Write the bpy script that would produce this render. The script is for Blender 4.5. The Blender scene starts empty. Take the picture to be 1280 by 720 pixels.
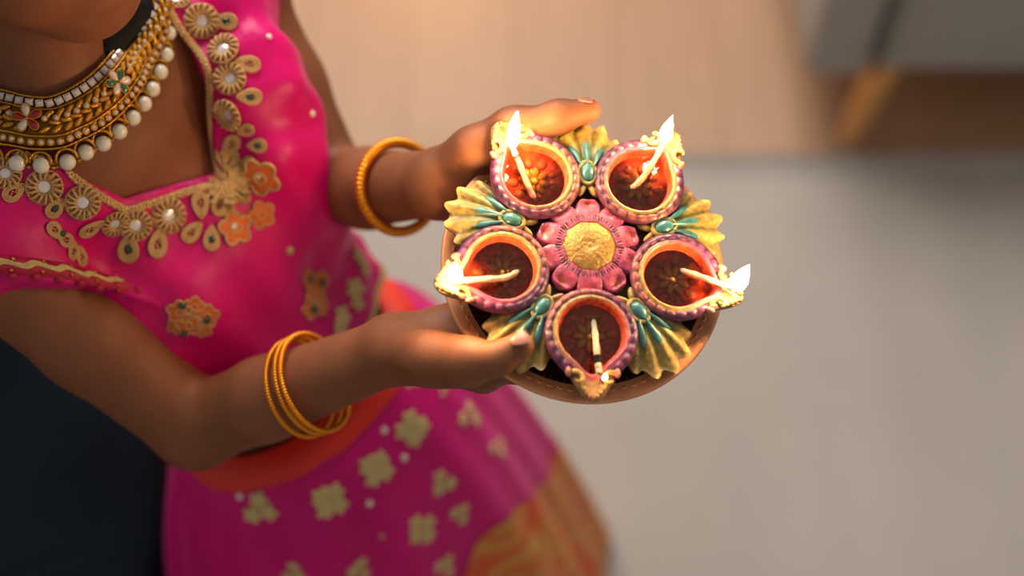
import bpy, math, random
import numpy as np
from mathutils import Vector, Matrix
from mathutils.bvhtree import BVHTree
random.seed(7); rng = np.random.default_rng(7)
S = bpy.context.scene
COL = S.collection
R_ = math.radians
# ------------------------------------------------------------------ camera, world, lights, exposure
FPX, PITCH = 1600.0, R_(58)
CAM = np.array([0.0, 0.0, 1.5])
Fv = np.array([0, math.cos(PITCH), -math.sin(PITCH)]); Rv = np.array([1.0, 0, 0]); Uv = np.array([0, math.sin(PITCH), math.cos(PITCH)])
cd = bpy.data.cameras.new('camera'); cam = bpy.data.objects.new('camera', cd); COL.objects.link(cam)
cd.sensor_width = 36; cd.lens = FPX/1280*36; cd.clip_start = .02
cam.location = CAM; cam.rotation_euler = (math.pi/2-PITCH, 0, 0)
cd.dof.use_dof = True; cd.dof.focus_distance = .815; cd.dof.aperture_fstop = 1.7
S.camera = cam
w = bpy.data.worlds.new('world'); S.world = w; w.use_nodes = True
w.node_tree.nodes['Background'].inputs[0].default_value = (1, .96, .90, 1)
w.node_tree.nodes['Background'].inputs[1].default_value = .28
S.view_settings.view_transform = 'Standard'; S.view_settings.look = 'None'
S.view_settings.exposure = 0.0; S.view_settings.gamma = 1.0; S.view_settings.use_curve_mapping = False
def area(name, loc, target, sx, sy, power, color):
    l = bpy.data.lights.new(name, 'AREA'); l.shape = 'RECTANGLE'; l.size = sx; l.size_y = sy; l.energy = power; l.color = color
    o = bpy.data.objects.new(name, l); COL.objects.link(o); o.location = loc
    o.rotation_euler = (Vector(target)-Vector(loc)).to_track_quat('-Z', 'Y').to_euler(); return o
area('window_light', (-.40, 2.25, 2.60), (.0, .7, .4), 1.8, 1.4, 90, (1, .94, .86))
pl = bpy.data.lights.new('warm_lamp_light', 'POINT'); pl.energy = 4.5; pl.color = (1, .50, .18); pl.shadow_soft_size = .05
po = bpy.data.objects.new('warm_lamp_light', pl); COL.objects.link(po); po.location = (-.16, 1.85, .30)
FLAME_E = 300.0

# ------------------------------------------------------------------ helpers
def P(px, py, d):                      # photo pixel + distance along the view axis -> world point
    return CAM + d*(Fv + (px-640)/FPX*Rv + (360-py)/FPX*Uv)
def ray(px, py): v = Fv + (px-640)/FPX*Rv + (360-py)/FPX*Uv; return v/np.linalg.norm(v)
def nrm(v): v = np.asarray(v, float); return v/np.linalg.norm(v)
WM = {}
def empty(name, loc, label=None, cat=None, group=None):
    o = bpy.data.objects.new(name, None); COL.objects.link(o); o.location = Vector(loc); o.empty_display_size = .05
    WM[o.name] = Matrix.Translation(Vector(loc)); tag(o, label, cat, group); return o
def tag(o, label=None, cat=None, group=None, kind=None):
    if label: o['label'] = label
    if cat: o['category'] = cat
    if group: o['group'] = group
    if kind: o['kind'] = kind
    return o
def link(name, me, parent=None, mw=None, label=None):
    o = bpy.data.objects.new(name, me); COL.objects.link(o)
    mw = mw if mw is not None else Matrix.Identity(4)
    if parent is not None:
        o.parent = parent; o.matrix_parent_inverse = WM[parent.name].inverted()
    o.matrix_basis = mw; WM[o.name] = mw.copy()
    if label: o['label'] = label
    return o
def mesh(name, v, f, mat, col=None, smooth=True):
    me = bpy.data.meshes.new(name); v = np.asarray(v, float)
    if isinstance(f, np.ndarray):
        n, k = f.shape
        me.vertices.add(len(v)); me.vertices.foreach_set('co', v.astype(np.float32).ravel())
        me.loops.add(n*k); me.loops.foreach_set('vertex_index', f.astype(np.int32).ravel())
        me.polygons.add(n); me.polygons.foreach_set('loop_start', np.arange(0, n*k, k, dtype=np.int32))
        me.update(calc_edges=True)
    else:
        me.from_pydata([tuple(p) for p in v], [], [tuple(q) for q in f])
    if col is not None:
        a = me.color_attributes.new('Col', 'FLOAT_COLOR', 'POINT')
        c = np.ones((len(v), 4), np.float32); c[:, :3] = col; a.data.foreach_set('color', c.ravel())
    if smooth: me.polygons.foreach_set('use_smooth', np.ones(len(me.polygons), bool))
    if mat: me.materials.append(mat)
    me.validate(); me.update(); return me
def grid_faces(nu, nv, wu=False, wv=False, off=0):
    f = []
    for i in range(nu if wu else nu-1):
        for j in range(nv if wv else nv-1):
            f.append((off+i*nv+j, off+((i+1) % nu)*nv+j, off+((i+1) % nu)*nv+(j+1) % nv, off+i*nv+(j+1) % nv))
    return f
class MB:                                  # collects pieces of ONE mesh
    def __init__(s): s.v = []; s.f = []; s.c = []; s.n = 0
    def add(s, v, f, c=(1, 1, 1)):
        v = np.asarray(v, float); s.v.append(v); s.f += [tuple(q+s.n for q in t) for t in f]
        cc = np.asarray(c, float); s.c.append(np.tile(cc, (len(v), 1)) if cc.ndim == 1 else cc); s.n += len(v); return s
    def mesh(s, name, mat, smooth=True, col=False):
        return mesh(name, np.vstack(s.v), s.f, mat, np.vstack(s.c) if col else None, smooth)
def frames(p, closed=False):
    p = np.asarray(p, float); n = len(p)
    t = np.roll(p, -1, 0)-np.roll(p, 1, 0) if closed else np.gradient(p, axis=0)
    t /= np.linalg.norm(t, axis=1)[:, None]+1e-12
    a = np.array([0, 0, 1.0]); a = a if abs(t[0] @ a) < .9 else np.array([1.0, 0, 0])
    u = [nrm(a-(a @ t[0])*t[0])]
    for i in range(1, n):
        q = u[-1]-(u[-1] @ t[i])*t[i]; u.append(q/(np.linalg.norm(q)+1e-12))
    u = np.array(u); return t, u, np.cross(t, u)
def tube(p, r, sides=8, closed=False, caps=True):
    p = np.asarray(p, float); n = len(p); r = np.full(n, r) if np.isscalar(r) else np.asarray(r)
    t, u, b = frames(p, closed); a = np.linspace(0, 2*math.pi, sides, endpoint=False)
    v = (p[:, None] + r[:, None, None]*(np.cos(a)[None, :, None]*u[:, None]+np.sin(a)[None, :, None]*b[:, None])).reshape(-1, 3)
    f = [q[::-1] for q in grid_faces(n, sides, closed, True)]
    if not closed and caps: f += [tuple(range(sides)), tuple(range((n-1)*sides, n*sides))[::-1]]
    return v, f
def sphere(nu=10, nv=7, c=(0, 0, 0), s=(1, 1, 1), rot=None):
    v = [(0, 0, 1)]
    for j in range(1, nv):
        for i in range(nu): v.append((math.sin(math.pi*j/nv)*math.cos(2*math.pi*i/nu), math.sin(math.pi*j/nv)*math.sin(2*math.pi*i/nu), math.cos(math.pi*j/nv)))
    v.append((0, 0, -1)); f = []
    for i in range(nu):
        k = (i+1) % nu; f.append((0, 1+i, 1+k)); f.append((len(v)-1, 1+(nv-2)*nu+k, 1+(nv-2)*nu+i))
        for j in range(nv-2): f.append((1+j*nu+i, 1+(j+1)*nu+i, 1+(j+1)*nu+k, 1+j*nu+k))
    v = np.array(v)*np.array(s)
    if rot is not None: v = v @ np.asarray(rot).T
    return v+np.array(c), f
def lathe(prof, n=64, rfun=None):           # prof: list of (r,z); rfun(angle, k) scales radius / shifts z
    v = []
    for k, (r, z) in enumerate(prof):
        for i in range(n):
            a = 2*math.pi*i/n; rr, zz = (rfun(a, k, r, z) if rfun else (r, z)); v.append((rr*math.cos(a), rr*math.sin(a), zz))
    return np.array(v), [q[::-1] for q in grid_faces(len(prof), n, False, True)]
def box(c, s, bev=0):
    c = np.array(c, float); s = np.array(s, float)/2
    if bev <= 0:
        v = [c+s*np.array((x, y, z)) for x in (-1, 1) for y in (-1, 1) for z in (-1, 1)]
        return np.array(v), [(0, 1, 3, 2), (4, 6, 7, 5), (0, 4, 5, 1), (2, 3, 7, 6), (0, 2, 6, 4), (1, 5, 7, 3)]
    import bmesh
    bm = bmesh.new(); bmesh.ops.create_cube(bm, size=2)
    for q in bm.verts: q.co = Vector((q.co.x*s[0], q.co.y*s[1], q.co.z*s[2]))
    bmesh.ops.bevel(bm, geom=bm.edges[:], offset=bev, segments=3, profile=.5, affect='EDGES')
    bm.verts.index_update(); v = np.array([tuple(q.co) for q in bm.verts])+c; f = [tuple(q.index for q in t.verts) for t in bm.faces]; bm.free(); return v, f
def basis(o, x=None, z=None, sc=1.0):       # 4x4 with z = normal, x = hint
    z = nrm(z); x = np.array(x if x is not None else (1, 0, 0), float); x = x-(x @ z)*z
    if np.linalg.norm(x) < 1e-6: x = np.cross(z, (0, 1, 0))
    x = nrm(x); y = np.cross(z, x); m = Matrix.Identity(4)
    for i in range(3): m[i][0] = x[i]*sc; m[i][1] = y[i]*sc; m[i][2] = z[i]*sc; m[i][3] = o[i]
    return m
def spline(pts, n):                          # Catmull-Rom resample
    p = np.asarray(pts, float); p = np.vstack([2*p[0]-p[1], p, 2*p[-1]-p[-2]]); m = len(p)-3; out = []
    for s in np.linspace(0, m-1e-9, n):
        i = int(s); t = s-i; a, b, c, d = p[i:i+4]
        out.append(.5*((2*b)+(c-a)*t+(2*a-5*b+4*c-d)*t*t+(3*b-a-3*c+d)*t**3))
    return np.array(out)
# ------------------------------------------------------------------ materials
def srgb(r, g, b): return tuple((c/255/12.92 if c/255 <= .04045 else ((c/255+.055)/1.055)**2.4) for c in (r, g, b))
def mat(name, col=(.5, .5, .5), rough=.5, metal=0, var=0, vscale=60, bump=0, bscale=200, attr=False, sheen=0, sss=0, coat=0, spec=.5, emit=None, col2=None, bdist=.001, sheen_col=(1, 1, 1)):
    m = bpy.data.materials.new(name); m.use_nodes = True; t = m.node_tree; b = t.nodes['Principled BSDF']
    b.inputs['Roughness'].default_value = rough; b.inputs['Metallic'].default_value = metal
    b.inputs['Specular IOR Level'].default_value = spec
    src = None
    if attr:
        a = t.nodes.new('ShaderNodeVertexColor'); a.layer_name = 'Col'; src = a.outputs[0]
    else: b.inputs['Base Color'].default_value = (*col, 1)
    tc = t.nodes.new('ShaderNodeTexCoord')
    if var:
        n = t.nodes.new('ShaderNodeTexNoise'); n.inputs['Scale'].default_value = vscale; n.inputs['Detail'].default_value = 5; t.links.new(tc.outputs['Object'], n.inputs['Vector'])
        rmp = t.nodes.new('ShaderNodeValToRGB'); rmp.color_ramp.elements[0].position = .35; rmp.color_ramp.elements[1].position = .65
        t.links.new(n.outputs[0], rmp.inputs[0])
        mx = t.nodes.new('ShaderNodeMix'); mx.data_type = 'RGBA'
        if attr:
            rmp.color_ramp.elements[0].color = (1-var, 1-var, 1-var, 1); rmp.color_ramp.elements[1].color = (1+var*.3, 1+var*.3, 1+var*.3, 1)
            mx.blend_type = 'MULTIPLY'; mx.inputs[0].default_value = 1; t.links.new(src, mx.inputs[6]); t.links.new(rmp.outputs[0], mx.inputs[7])
        else:
            t.links.new(rmp.outputs[0], mx.inputs[0]); c2 = col2 or tuple(c*(1-var) for c in col)
            mx.inputs[6].default_value = (*col, 1); mx.inputs[7].default_value = (*c2, 1)
        src = mx.outputs[2]
    if src: t.links.new(src, b.inputs['Base Color'])
    if bump:
        n = t.nodes.new('ShaderNodeTexNoise'); n.inputs['Scale'].default_value = bscale; n.inputs['Detail'].default_value = 4; t.links.new(tc.outputs['Object'], n.inputs['Vector'])
        bp = t.nodes.new('ShaderNodeBump'); bp.inputs['Strength'].default_value = bump; bp.inputs['Distance'].default_value = bdist
        t.links.new(n.outputs[0], bp.inputs['Height']); t.links.new(bp.outputs[0], b.inputs['Normal'])
    if sheen: b.inputs['Sheen Weight'].default_value = sheen; b.inputs['Sheen Roughness'].default_value = .4; b.inputs['Sheen Tint'].default_value = (*sheen_col, 1)
    if sss: b.inputs['Subsurface Weight'].default_value = sss; b.inputs['Subsurface Radius'].default_value = (1, .35, .15); b.inputs['Subsurface Scale'].default_value = .006
    if coat: b.inputs['Coat Weight'].default_value = coat; b.inputs['Coat Roughness'].default_value = .12
    if emit: b.inputs['Emission Color'].default_value = (*emit[0], 1); b.inputs['Emission Strength'].default_value = emit[1]
    return m
M = {}
M['skin'] = mat('skin', srgb(142, 86, 56), .55, spec=.3, var=.16, vscale=35, bump=.25, bscale=900, sss=.12, bdist=.0006)
M['nail'] = mat('nail', srgb(178, 118, 98), .28)
M['hair'] = mat('hair', srgb(14, 9, 7), .65, spec=.25, var=.4, vscale=90, bump=.5, bscale=300)
M['lip'] = mat('lip', srgb(140, 70, 60), .4)
M['eye_white'] = mat('eye_white', srgb(225, 220, 212), .2); M['iris'] = mat('iris', srgb(40, 22, 14), .15)
M['satin'] = mat('magenta_satin', srgb(218, 0, 110), .40, spec=.3, var=.12, vscale=18, bump=.28, bscale=55, sheen=.10, bdist=.004, sheen_col=(1, .4, .75), col2=srgb(206, 0, 112))
M['skirt'] = mat('magenta_skirt_cloth', srgb(220, 0, 118), .5, spec=.25, var=.15, vscale=14, bump=.2, bscale=40, sheen=.1, bdist=.004, sheen_col=(1, .4, .75))
M['orange_band'] = mat('orange_red_cloth', srgb(226, 40, 12), .55, bump=.2, bscale=60, bdist=.003)
M['gold_thread'] = mat('gold_thread', srgb(226, 180, 116), .45, metal=.15, var=.3, vscale=400, bump=.4, bscale=1500, bdist=.0005)
M['cream_thread'] = mat('cream_thread', srgb(222, 192, 128), .55, metal=.15, var=.25, vscale=300)
M['orange_thread'] = mat('orange_thread', srgb(238, 112, 40), .6, var=.2, vscale=300, bump=.3, bscale=900, bdist=.0006)
M['red_trim'] = mat('red_trim', srgb(190, 15, 62), .6, var=.25, vscale=300)
M['mirror'] = mat('mirror_glass', srgb(236, 228, 228), .2, metal=.35)
M['green_stone'] = mat('green_stone', srgb(8, 58, 38), .12, coat=1); M['red_stone'] = mat('red_stone', srgb(150, 6, 10), .3, coat=.25)
M['emerald'] = mat('emerald_stone', srgb(10, 98, 62), .1, coat=1)
M['crystal'] = mat('crystal', srgb(240, 222, 212), .08, metal=.1, coat=1, var=.35, vscale=700)
M['gold'] = mat('gold_metal', srgb(224, 160, 58), .30, metal=1, var=.25, vscale=220, bump=.4, bscale=700, bdist=.0006)
M['pearl'] = mat('pearl', srgb(232, 222, 204), .22, coat=.6, sss=.1)
M['bangle'] = mat('bangle_gold', srgb(238, 150, 30), .34, metal=.75, bump=.2, bscale=900, bdist=.0004)
M['copper'] = mat('copper', srgb(250, 166, 112), .38, metal=.25, var=.2, vscale=60, bump=.15, bscale=300, bdist=.0006)
M['copper_dark'] = mat('copper_dark', srgb(128, 70, 50), .22, metal=.3, var=.5, coat=.6, vscale=120)
M['paint'] = mat('painted_clay', attr=True, rough=.46, var=.42, vscale=230, bump=.5, bscale=600, bdist=.0008, coat=.25)
M['gold_paint'] = mat('gold_paint', srgb(186, 142, 72), .45, metal=.4, var=.25, vscale=250, bump=.9, bscale=420, bdist=.0012)
M['gold_inner'] = mat('gold_inner', srgb(240, 182, 76), .4, metal=.15, var=.2, vscale=300)
M['teal'] = mat('teal_enamel', srgb(66, 128, 128), .38, var=.4, vscale=150, coat=.35)
M['wick'] = mat('cotton_wick', srgb(222, 198, 158), .85, var=.25, vscale=600, bump=.6, bscale=1400, bdist=.0006)
M['char'] = mat('burnt_wick', srgb(26, 26, 34), .8)
M['flame'] = mat('flame', (1, .6, .2), 1, emit=((1, .62, .26), FLAME_E))
M['ember'] = mat('ember', (1, .6, .2), 1, emit=((1, .5, .2), 40))
M['rug'] = mat('rug_weave', srgb(172, 164, 156), .95, var=.06, vscale=6, bump=.5, bscale=240, bdist=.003)
M['wood'] = mat('wood_leg', srgb(232, 170, 98), .5, var=.2, vscale=30)
M['sofa'] = mat('sofa_grey_cloth', srgb(166, 166, 160), .9, var=.08, vscale=60, bump=.4, bscale=500, bdist=.002)
M['sofa_dark'] = mat('sofa_piping', srgb(120, 116, 106), .9)
M['navy'] = mat('navy_cloth', srgb(10, 17, 26), .9, spec=.1, var=.4, vscale=10, bump=.3, bscale=150, bdist=.003)
M['wall'] = mat('wall_paint', srgb(214, 206, 194), .9, bump=.1, bscale=200)
def oil_mat():
    m = bpy.data.materials.new('oil'); m.use_nodes = True; t = m.node_tree; t.nodes.clear()
    o = t.nodes.new('ShaderNodeOutputMaterial'); x = t.nodes.new('ShaderNodeMixShader'); tr = t.nodes.new('ShaderNodeBsdfTransparent'); g = t.nodes.new('ShaderNodeBsdfGlossy')
    tr.inputs[0].default_value = (1.0, .80, .54, 1); g.inputs['Roughness'].default_value = .03; fr = t.nodes.new('ShaderNodeFresnel'); fr.inputs[0].default_value = 1.6
    n = t.nodes.new('ShaderNodeTexNoise'); n.inputs['Scale'].default_value = 160; b = t.nodes.new('ShaderNodeBump'); b.inputs['Strength'].default_value = .35; b.inputs['Distance'].default_value = .001
    tc = t.nodes.new('ShaderNodeTexCoord'); t.links.new(tc.outputs['Object'], n.inputs[0]); t.links.new(n.outputs[0], b.inputs['Height']); t.links.new(b.outputs[0], g.inputs['Normal'])
    t.links.new(fr.outputs[0], x.inputs[0]); t.links.new(tr.outputs[0], x.inputs[1]); t.links.new(g.outputs[0], x.inputs[2]); t.links.new(x.outputs[0], o.inputs[0]); return m
M['oil'] = oil_mat()
def floor_mat():
    m = mat('floor_wood', srgb(196, 150, 108), .5); t = m.node_tree; b = t.nodes['Principled BSDF']
    tc = t.nodes.new('ShaderNodeTexCoord'); br = t.nodes.new('ShaderNodeTexBrick'); mp = t.nodes.new('ShaderNodeMapping'); mp.inputs['Rotation'].default_value = (0, 0, math.pi/2)
    br.inputs['Color1'].default_value = (*srgb(180, 143, 114), 1); br.inputs['Color2'].default_value = (*srgb(175, 137, 107), 1); br.inputs['Mortar'].default_value = (*srgb(150, 112, 82), 1)
    br.inputs['Scale'].default_value = 1; br.inputs['Brick Width'].default_value = 1.2; br.inputs['Row Height'].default_value = .16; br.inputs['Mortar Size'].default_value = .002
    t.links.new(tc.outputs['Object'], mp.inputs[0]); t.links.new(mp.outputs[0], br.inputs[0])
    n = t.nodes.new('ShaderNodeTexNoise'); n.inputs['Scale'].default_value = 5; mp2 = t.nodes.new('ShaderNodeMapping'); mp2.inputs['Scale'].default_value = (8, 1, 1); t.links.new(tc.outputs['Object'], mp2.inputs[0]); t.links.new(mp2.outputs[0], n.inputs[0])
    mx = t.nodes.new('ShaderNodeMix'); mx.data_type = 'RGBA'; mx.blend_type = 'MULTIPLY'; mx.inputs[0].default_value = .2
    t.links.new(br.outputs[0], mx.inputs[6]); t.links.new(n.outputs[0], mx.inputs[7]); t.links.new(mx.outputs[2], b.inputs['Base Color']); return m
M['floor'] = floor_mat()

# ------------------------------------------------------------------ setting
v, f = box((0, 1.0, -.02), (5.4, 6.0, .04)); tag(link('floor', mesh('floor', v, f, M['floor'], smooth=False)), kind='structure')
v, f = box((0, 4.03, 1.3), (5.4, .06, 2.6)); tag(link('wall_back', mesh('wall_back', v, f, M['wall'], smooth=False)), kind='structure')
v, f = box((0, 4.0-.008, .05), (5.4, .016, .10)); tag(link('baseboard_back', mesh('baseboard_back', v, f, M['wall'], smooth=False)), kind='structure')

# rug: one big woven mat with soft ribs running away from the sofa
def rug():
    nx, ny = 220, 40; X = np.linspace(-1.5, 2.1, nx); Y = np.linspace(-1.2, 1.165, ny)
    t = np.array([[(x, y, .008+.0012*math.sin(x*55)+.0006*math.sin(y*9+x*3)) for y in Y] for x in X]).reshape(-1, 3)
    f = grid_faces(nx, ny); n = len(t); b = t.copy(); b[:, 2] = 0
    ring = [i*ny for i in range(nx)]+[(nx-1)*ny+j for j in range(1, ny)]+[i*ny+ny-1 for i in range(nx-2, -1, -1)]+[j for j in range(ny-2, 0, -1)]
    f2 = [(ring[k], ring[(k+1) % len(ring)], ring[(k+1) % len(ring)]+n, ring[k]+n) for k in range(len(ring))]
    o = link('rug', mesh('rug', np.vstack([t, b]), f+f2, M['rug']))
    tag(o, 'large pale grey rug lying on the wooden floor in front of the sofa', 'rug')
rug()

# sofa: grey body with an arm, wooden tapered legs
def sofa():
    t = empty('sofa', (1.3, 1.6, 0), 'grey upholstered sofa on splayed light wooden legs at the rug edge', 'sofa')
    x0, y0 = .405, 1.20
    for nm, c, s, b in [('arm', (x0+.048, y0+.40, .13+.24), (.092, .80, .48), .022), ('arm', (x0+1.75, y0+.40, .37), (.09, .80, .48), .022),
                        ('base', (x0+.90, y0+.41, .13+.085), (1.60, .80, .17), .02), ('backrest', (x0+.90, y0+.72, .50), (1.60, .16, .42), .04)]:
        v, f = box(c, s, b); link(nm, mesh(nm, v, f, M['sofa']), t)
    for k in range(2):
        v, f = box((x0+.50+k*.8, y0+.32, .375), (.795, .64, .14), .04); link('seat_cushion', mesh('seat_cushion', v, f, M['sofa']), t)
    p = [(x0+.098, y0-.003, .15), (x0+.098, y0-.003, .61)]; v, f = tube(p, .006, 8); link('piping', mesh('piping', v, f, M['sofa_dark']), t)
    for (lx, ly, sx, sy) in [(x0+.13, y0+.045, -1, -1), (x0+1.66, y0+.045, 1, -1), (x0+.13, y0+.74, -1, 1), (x0+1.66, y0+.74, 1, 1)]:
        p = np.array([(lx, ly, .14), (lx+sx*.035, ly+sy*.045, 0)]); v, f = tube(spline(p, 4), np.linspace(.027, .016, 4), 14)
        v[:, 2] = np.clip(v[:, 2], 0, .14); link('leg', mesh('leg', v, f, M['wood']), t)
sofa()

# bench under a rumpled dark cloth, behind the girl
def bench():
    t = empty('bench', (-.80, .40, 0), 'low bench covered by a rumpled dark blue grey cloth behind the child', 'bench')
    v, f = box((-.760, .42, .245), (.72, .86, .05), .01); link('seat', mesh('seat', v, f, M['wood']), t)
    for sx in (-1, 1):
        for sy in (-1, 1):
            v, f = box((-.760+sx*.30, .42+sy*.37, .117), (.05, .05, .213), .005); link('leg', mesh('leg', v, f, M['wood']), t)
    n = 90; vv = []
    for i in range(n):
        for j in range(n):
            a, b = i/(n-1)*2-1, j/(n-1)*2-1                   # rounded super-ellipse drape
            x, y = a*.58, b*.62
            ex, ey = max(0, abs(x)-.38), max(0, abs(y)-.44)
            drop = ex+ey
            xx = math.copysign(min(abs(x), .38)+ex*.10, x); yy = math.copysign(min(abs(y), .44)+ey*.10, y)
            fold = .018*math.sin(14*x+9*y+1.2*math.sin(7*y))+.006*math.sin(31*(x-.6*y)+2*math.sin(9*x))
            z = .296+fold*.9-drop*.92
            if drop > 0:
                xx += math.copysign(.012*math.sin(26*y)*min(1, ex*9)+.016, x) if ex > 0 else 0
                yy += math.copysign(.012*math.sin(26*x)*min(1, ey*9)+.016, y) if ey > 0 else 0
            vv.append((-.760+xx, .42+yy, max(z, .022)))
    o = link('cloth_cover', mesh('cloth_cover', vv, grid_faces(n, n), M['navy']), t, label='rumpled dark blue grey cloth'); md = o.modifiers.new('t', 'SOLIDIFY'); md.thickness = .004; md.offset = 1
bench()

# ------------------------------------------------------------------ plate frame
PN = nrm((.12*1.0, .355*Uv[1]-.93*Fv[1], .355*Uv[2]-.93*Fv[2])); PE1 = nrm(Rv-(Rv @ PN)*PN); PE2 = np.cross(PN, PE1)
PC = P(730, 332, .827)
MP = Matrix.Identity(4)
for i in range(3): MP[i][0] = PE1[i]; MP[i][1] = PE2[i]; MP[i][2] = PN[i]; MP[i][3] = PC[i]
def pp(px, py, c):                         # photo pixel -> point on the plane c above the plate rim
    d = ray(px, py); o = PC+c*PN; return CAM+d*((o-CAM) @ PN)/(d @ PN)
def pw(a, b, c): return PC+a*PE1+b*PE2+c*PN

# ------------------------------------------------------------------ signed distance modelling
class Vol:
    def __init__(s, lo, hi, h):
        s.lo = np.array(lo, float); s.h = h; s.n = np.ceil((np.array(hi)-s.lo)/h).astype(int)+1; s.d = np.full(s.n, 1.0, np.float32)
    def win(s, lo, hi):
        a = np.clip(np.floor((lo-s.lo)/s.h).astype(int), 0, s.n); b = np.clip(np.ceil((hi-s.lo)/s.h).astype(int)+1, 0, s.n)
        if (b <= a).any(): return None
        ax = [(s.lo[i]+np.arange(a[i], b[i])*s.h).astype(np.float32) for i in range(3)]
        return tuple(slice(a[i], b[i]) for i in range(3)), ax[0][:, None, None], ax[1][None, :, None], ax[2][None, None, :]
    def put(s, sl, d, k, op='add'):
        a = s.d[sl]
        if op == 'sub': a2 = -a; h = np.maximum(k-np.abs(a2-d), 0)/k; s.d[sl] = -(np.minimum(a2, d)-h*h*k*.25)
        else: h = np.maximum(k-np.abs(a-d), 0)/k; s.d[sl] = np.minimum(a, d)-h*h*k*.25
    def cone(s, a, b, ra, rb, k=.008, op='add', inf=0, cut=None):
        a = np.asarray(a, float); b = np.asarray(b, float); ra += inf; rb += inf; m = max(ra, rb)+k+.012
        w_ = s.win(np.minimum(a, b)-m, np.maximum(a, b)+m)
        if w_ is None: return
        sl, X, Y, Z = w_; ab = b-a; L = ab @ ab+1e-12
        t = np.clip(((X-a[0])*ab[0]+(Y-a[1])*ab[1]+(Z-a[2])*ab[2])/L, 0, 1)
        d = np.sqrt((X-a[0]-t*ab[0])**2+(Y-a[1]-t*ab[1])**2+(Z-a[2]-t*ab[2])**2)-(ra+(rb-ra)*t)
        if cut is not None: c_, n_ = cut; d = np.maximum(d, (X-c_[0])*n_[0]+(Y-c_[1])*n_[1]+(Z-c_[2])*n_[2])
        s.put(sl, d, k, op)
    def ell(s, c, ax, r, k=.01, op='add', inf=0):       # ax: 3 unit vectors, r: 3 radii
        c = np.asarray(c, float); r = np.asarray(r, float)+inf; ax = np.asarray(ax, float); m = max(r)+k+.012; w_ = s.win(c-m, c+m)
        if w_ is None: return
        sl, X, Y, Z = w_; q = [((X-c[0])*ax[i][0]+(Y-c[1])*ax[i][1]+(Z-c[2])*ax[i][2]) for i in range(3)]
        k0 = np.sqrt(sum((q[i]/r[i])**2 for i in range(3))); k1 = np.sqrt(sum((q[i]/r[i]**2)**2 for i in range(3)))+1e-9
        s.put(sl, k0*(k0-1)/k1, k, op)
    def coords(s):
        ax = [(s.lo[i]+np.arange(s.n[i])*s.h).astype(np.float32) for i in range(3)]; return ax[0][:, None, None], ax[1][None, :, None], ax[2][None, None, :]
    def nets(s):
        d = s.d; ins = (d < 0).view(np.uint8); c = np.zeros(np.array(d.shape)-1, np.uint8)
        for i in (0, 1):
            for j in (0, 1):
                for k in (0, 1): c += ins[i:i+c.shape[0], j:j+c.shape[1], k:k+c.shape[2]]
        idx = np.argwhere((c > 0) & (c < 8)); sh = c.shape; flat = (idx[:, 0]*sh[1]+idx[:, 1])*sh[2]+idx[:, 2]
        cn = [(i, j, k) for i in (0, 1) for j in (0, 1) for k in (0, 1)]
        val = np.stack([d[idx[:, 0]+q[0], idx[:, 1]+q[1], idx[:, 2]+q[2]] for q in cn], 1)
        acc = np.zeros((len(idx), 3)); cnt = np.zeros(len(idx))
        for a in range(8):
            for b in range(a+1, 8):
                if sum(abs(np.array(cn[a])-cn[b])) != 1: continue
                va, vb = val[:, a], val[:, b]; x = (va < 0) != (vb < 0); t = np.where(x, va/(va-vb+1e-20), 0)
                p = np.array(cn[a])[None]+t[:, None]*(np.array(cn[b])-np.array(cn[a]))[None]; acc += np.where(x[:, None], p, 0); cnt += x
        vert = s.lo+(idx+acc/cnt[:, None])*s.h; F = []
        for ax in range(3):
            o1, o2 = [(1, 2), (2, 0), (0, 1)][ax]; e = np.zeros(3, int); e[ax] = 1
            v0 = val[:, 0]; v1 = val[:, cn.index(tuple(e))]; ok = ((v0 < 0) != (v1 < 0)) & (idx[:, o1] > 0) & (idx[:, o2] > 0); I = idx[ok]; sg = v0[ok] < 0
            def look(a1, a2):
                J = I.copy(); J[:, o1] -= a1; J[:, o2] -= a2; return np.searchsorted(flat, (J[:, 0]*sh[1]+J[:, 1])*sh[2]+J[:, 2])
            q = np.stack([look(1, 1), look(0, 1), look(0, 0), look(1, 0)], 1); q[~sg] = q[~sg][:, ::-1]; F.append(q)
        return vert, np.vstack(F)
# ------------------------------------------------------------------ the girl: joints
LD = nrm((.545, .84, 0)); FW = nrm((.84, -.545, 0)); ZZ = np.array([0, 0, 1.0])
neckC, chU, chM, wst = P(45, 120, .872), P(125, 195, .915), P(250, 310, .972), P(352, 440, 1.05)
shL, elL, wrL = P(285, -25, .965), P(415, 238, .995), P(548, 230, .872)
shR, elR, wrR = P(-35, 310, .855), P(245, 533, .935), P(492, 437, .848)
def tf(a, b):                                # torso frame at a spine segment: left, front, up
    t = nrm(a-b); l = nrm(LD-(LD @ t)*t); return np.array([l, np.cross(l, t)*(1 if np.cross(l, t) @ FW > 0 else -1), t])
fU, fM, fW = tf(neckC, chM), tf(chU, wst), tf(chM, wst)
pel = wst-.085*ZZ+.01*FW
chin = P(128, 26, .79)
gz = nrm((.60, -.74, .06)); hu = nrm(ZZ-(ZZ @ gz)*gz); hl = np.cross(hu, gz)
HC = chin+.083*hu-.055*gz                    # head centre
hd = lambda l, f_, u: HC+l*hl+f_*gz+u*hu
HAX = np.array([hl, gz, hu])
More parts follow.
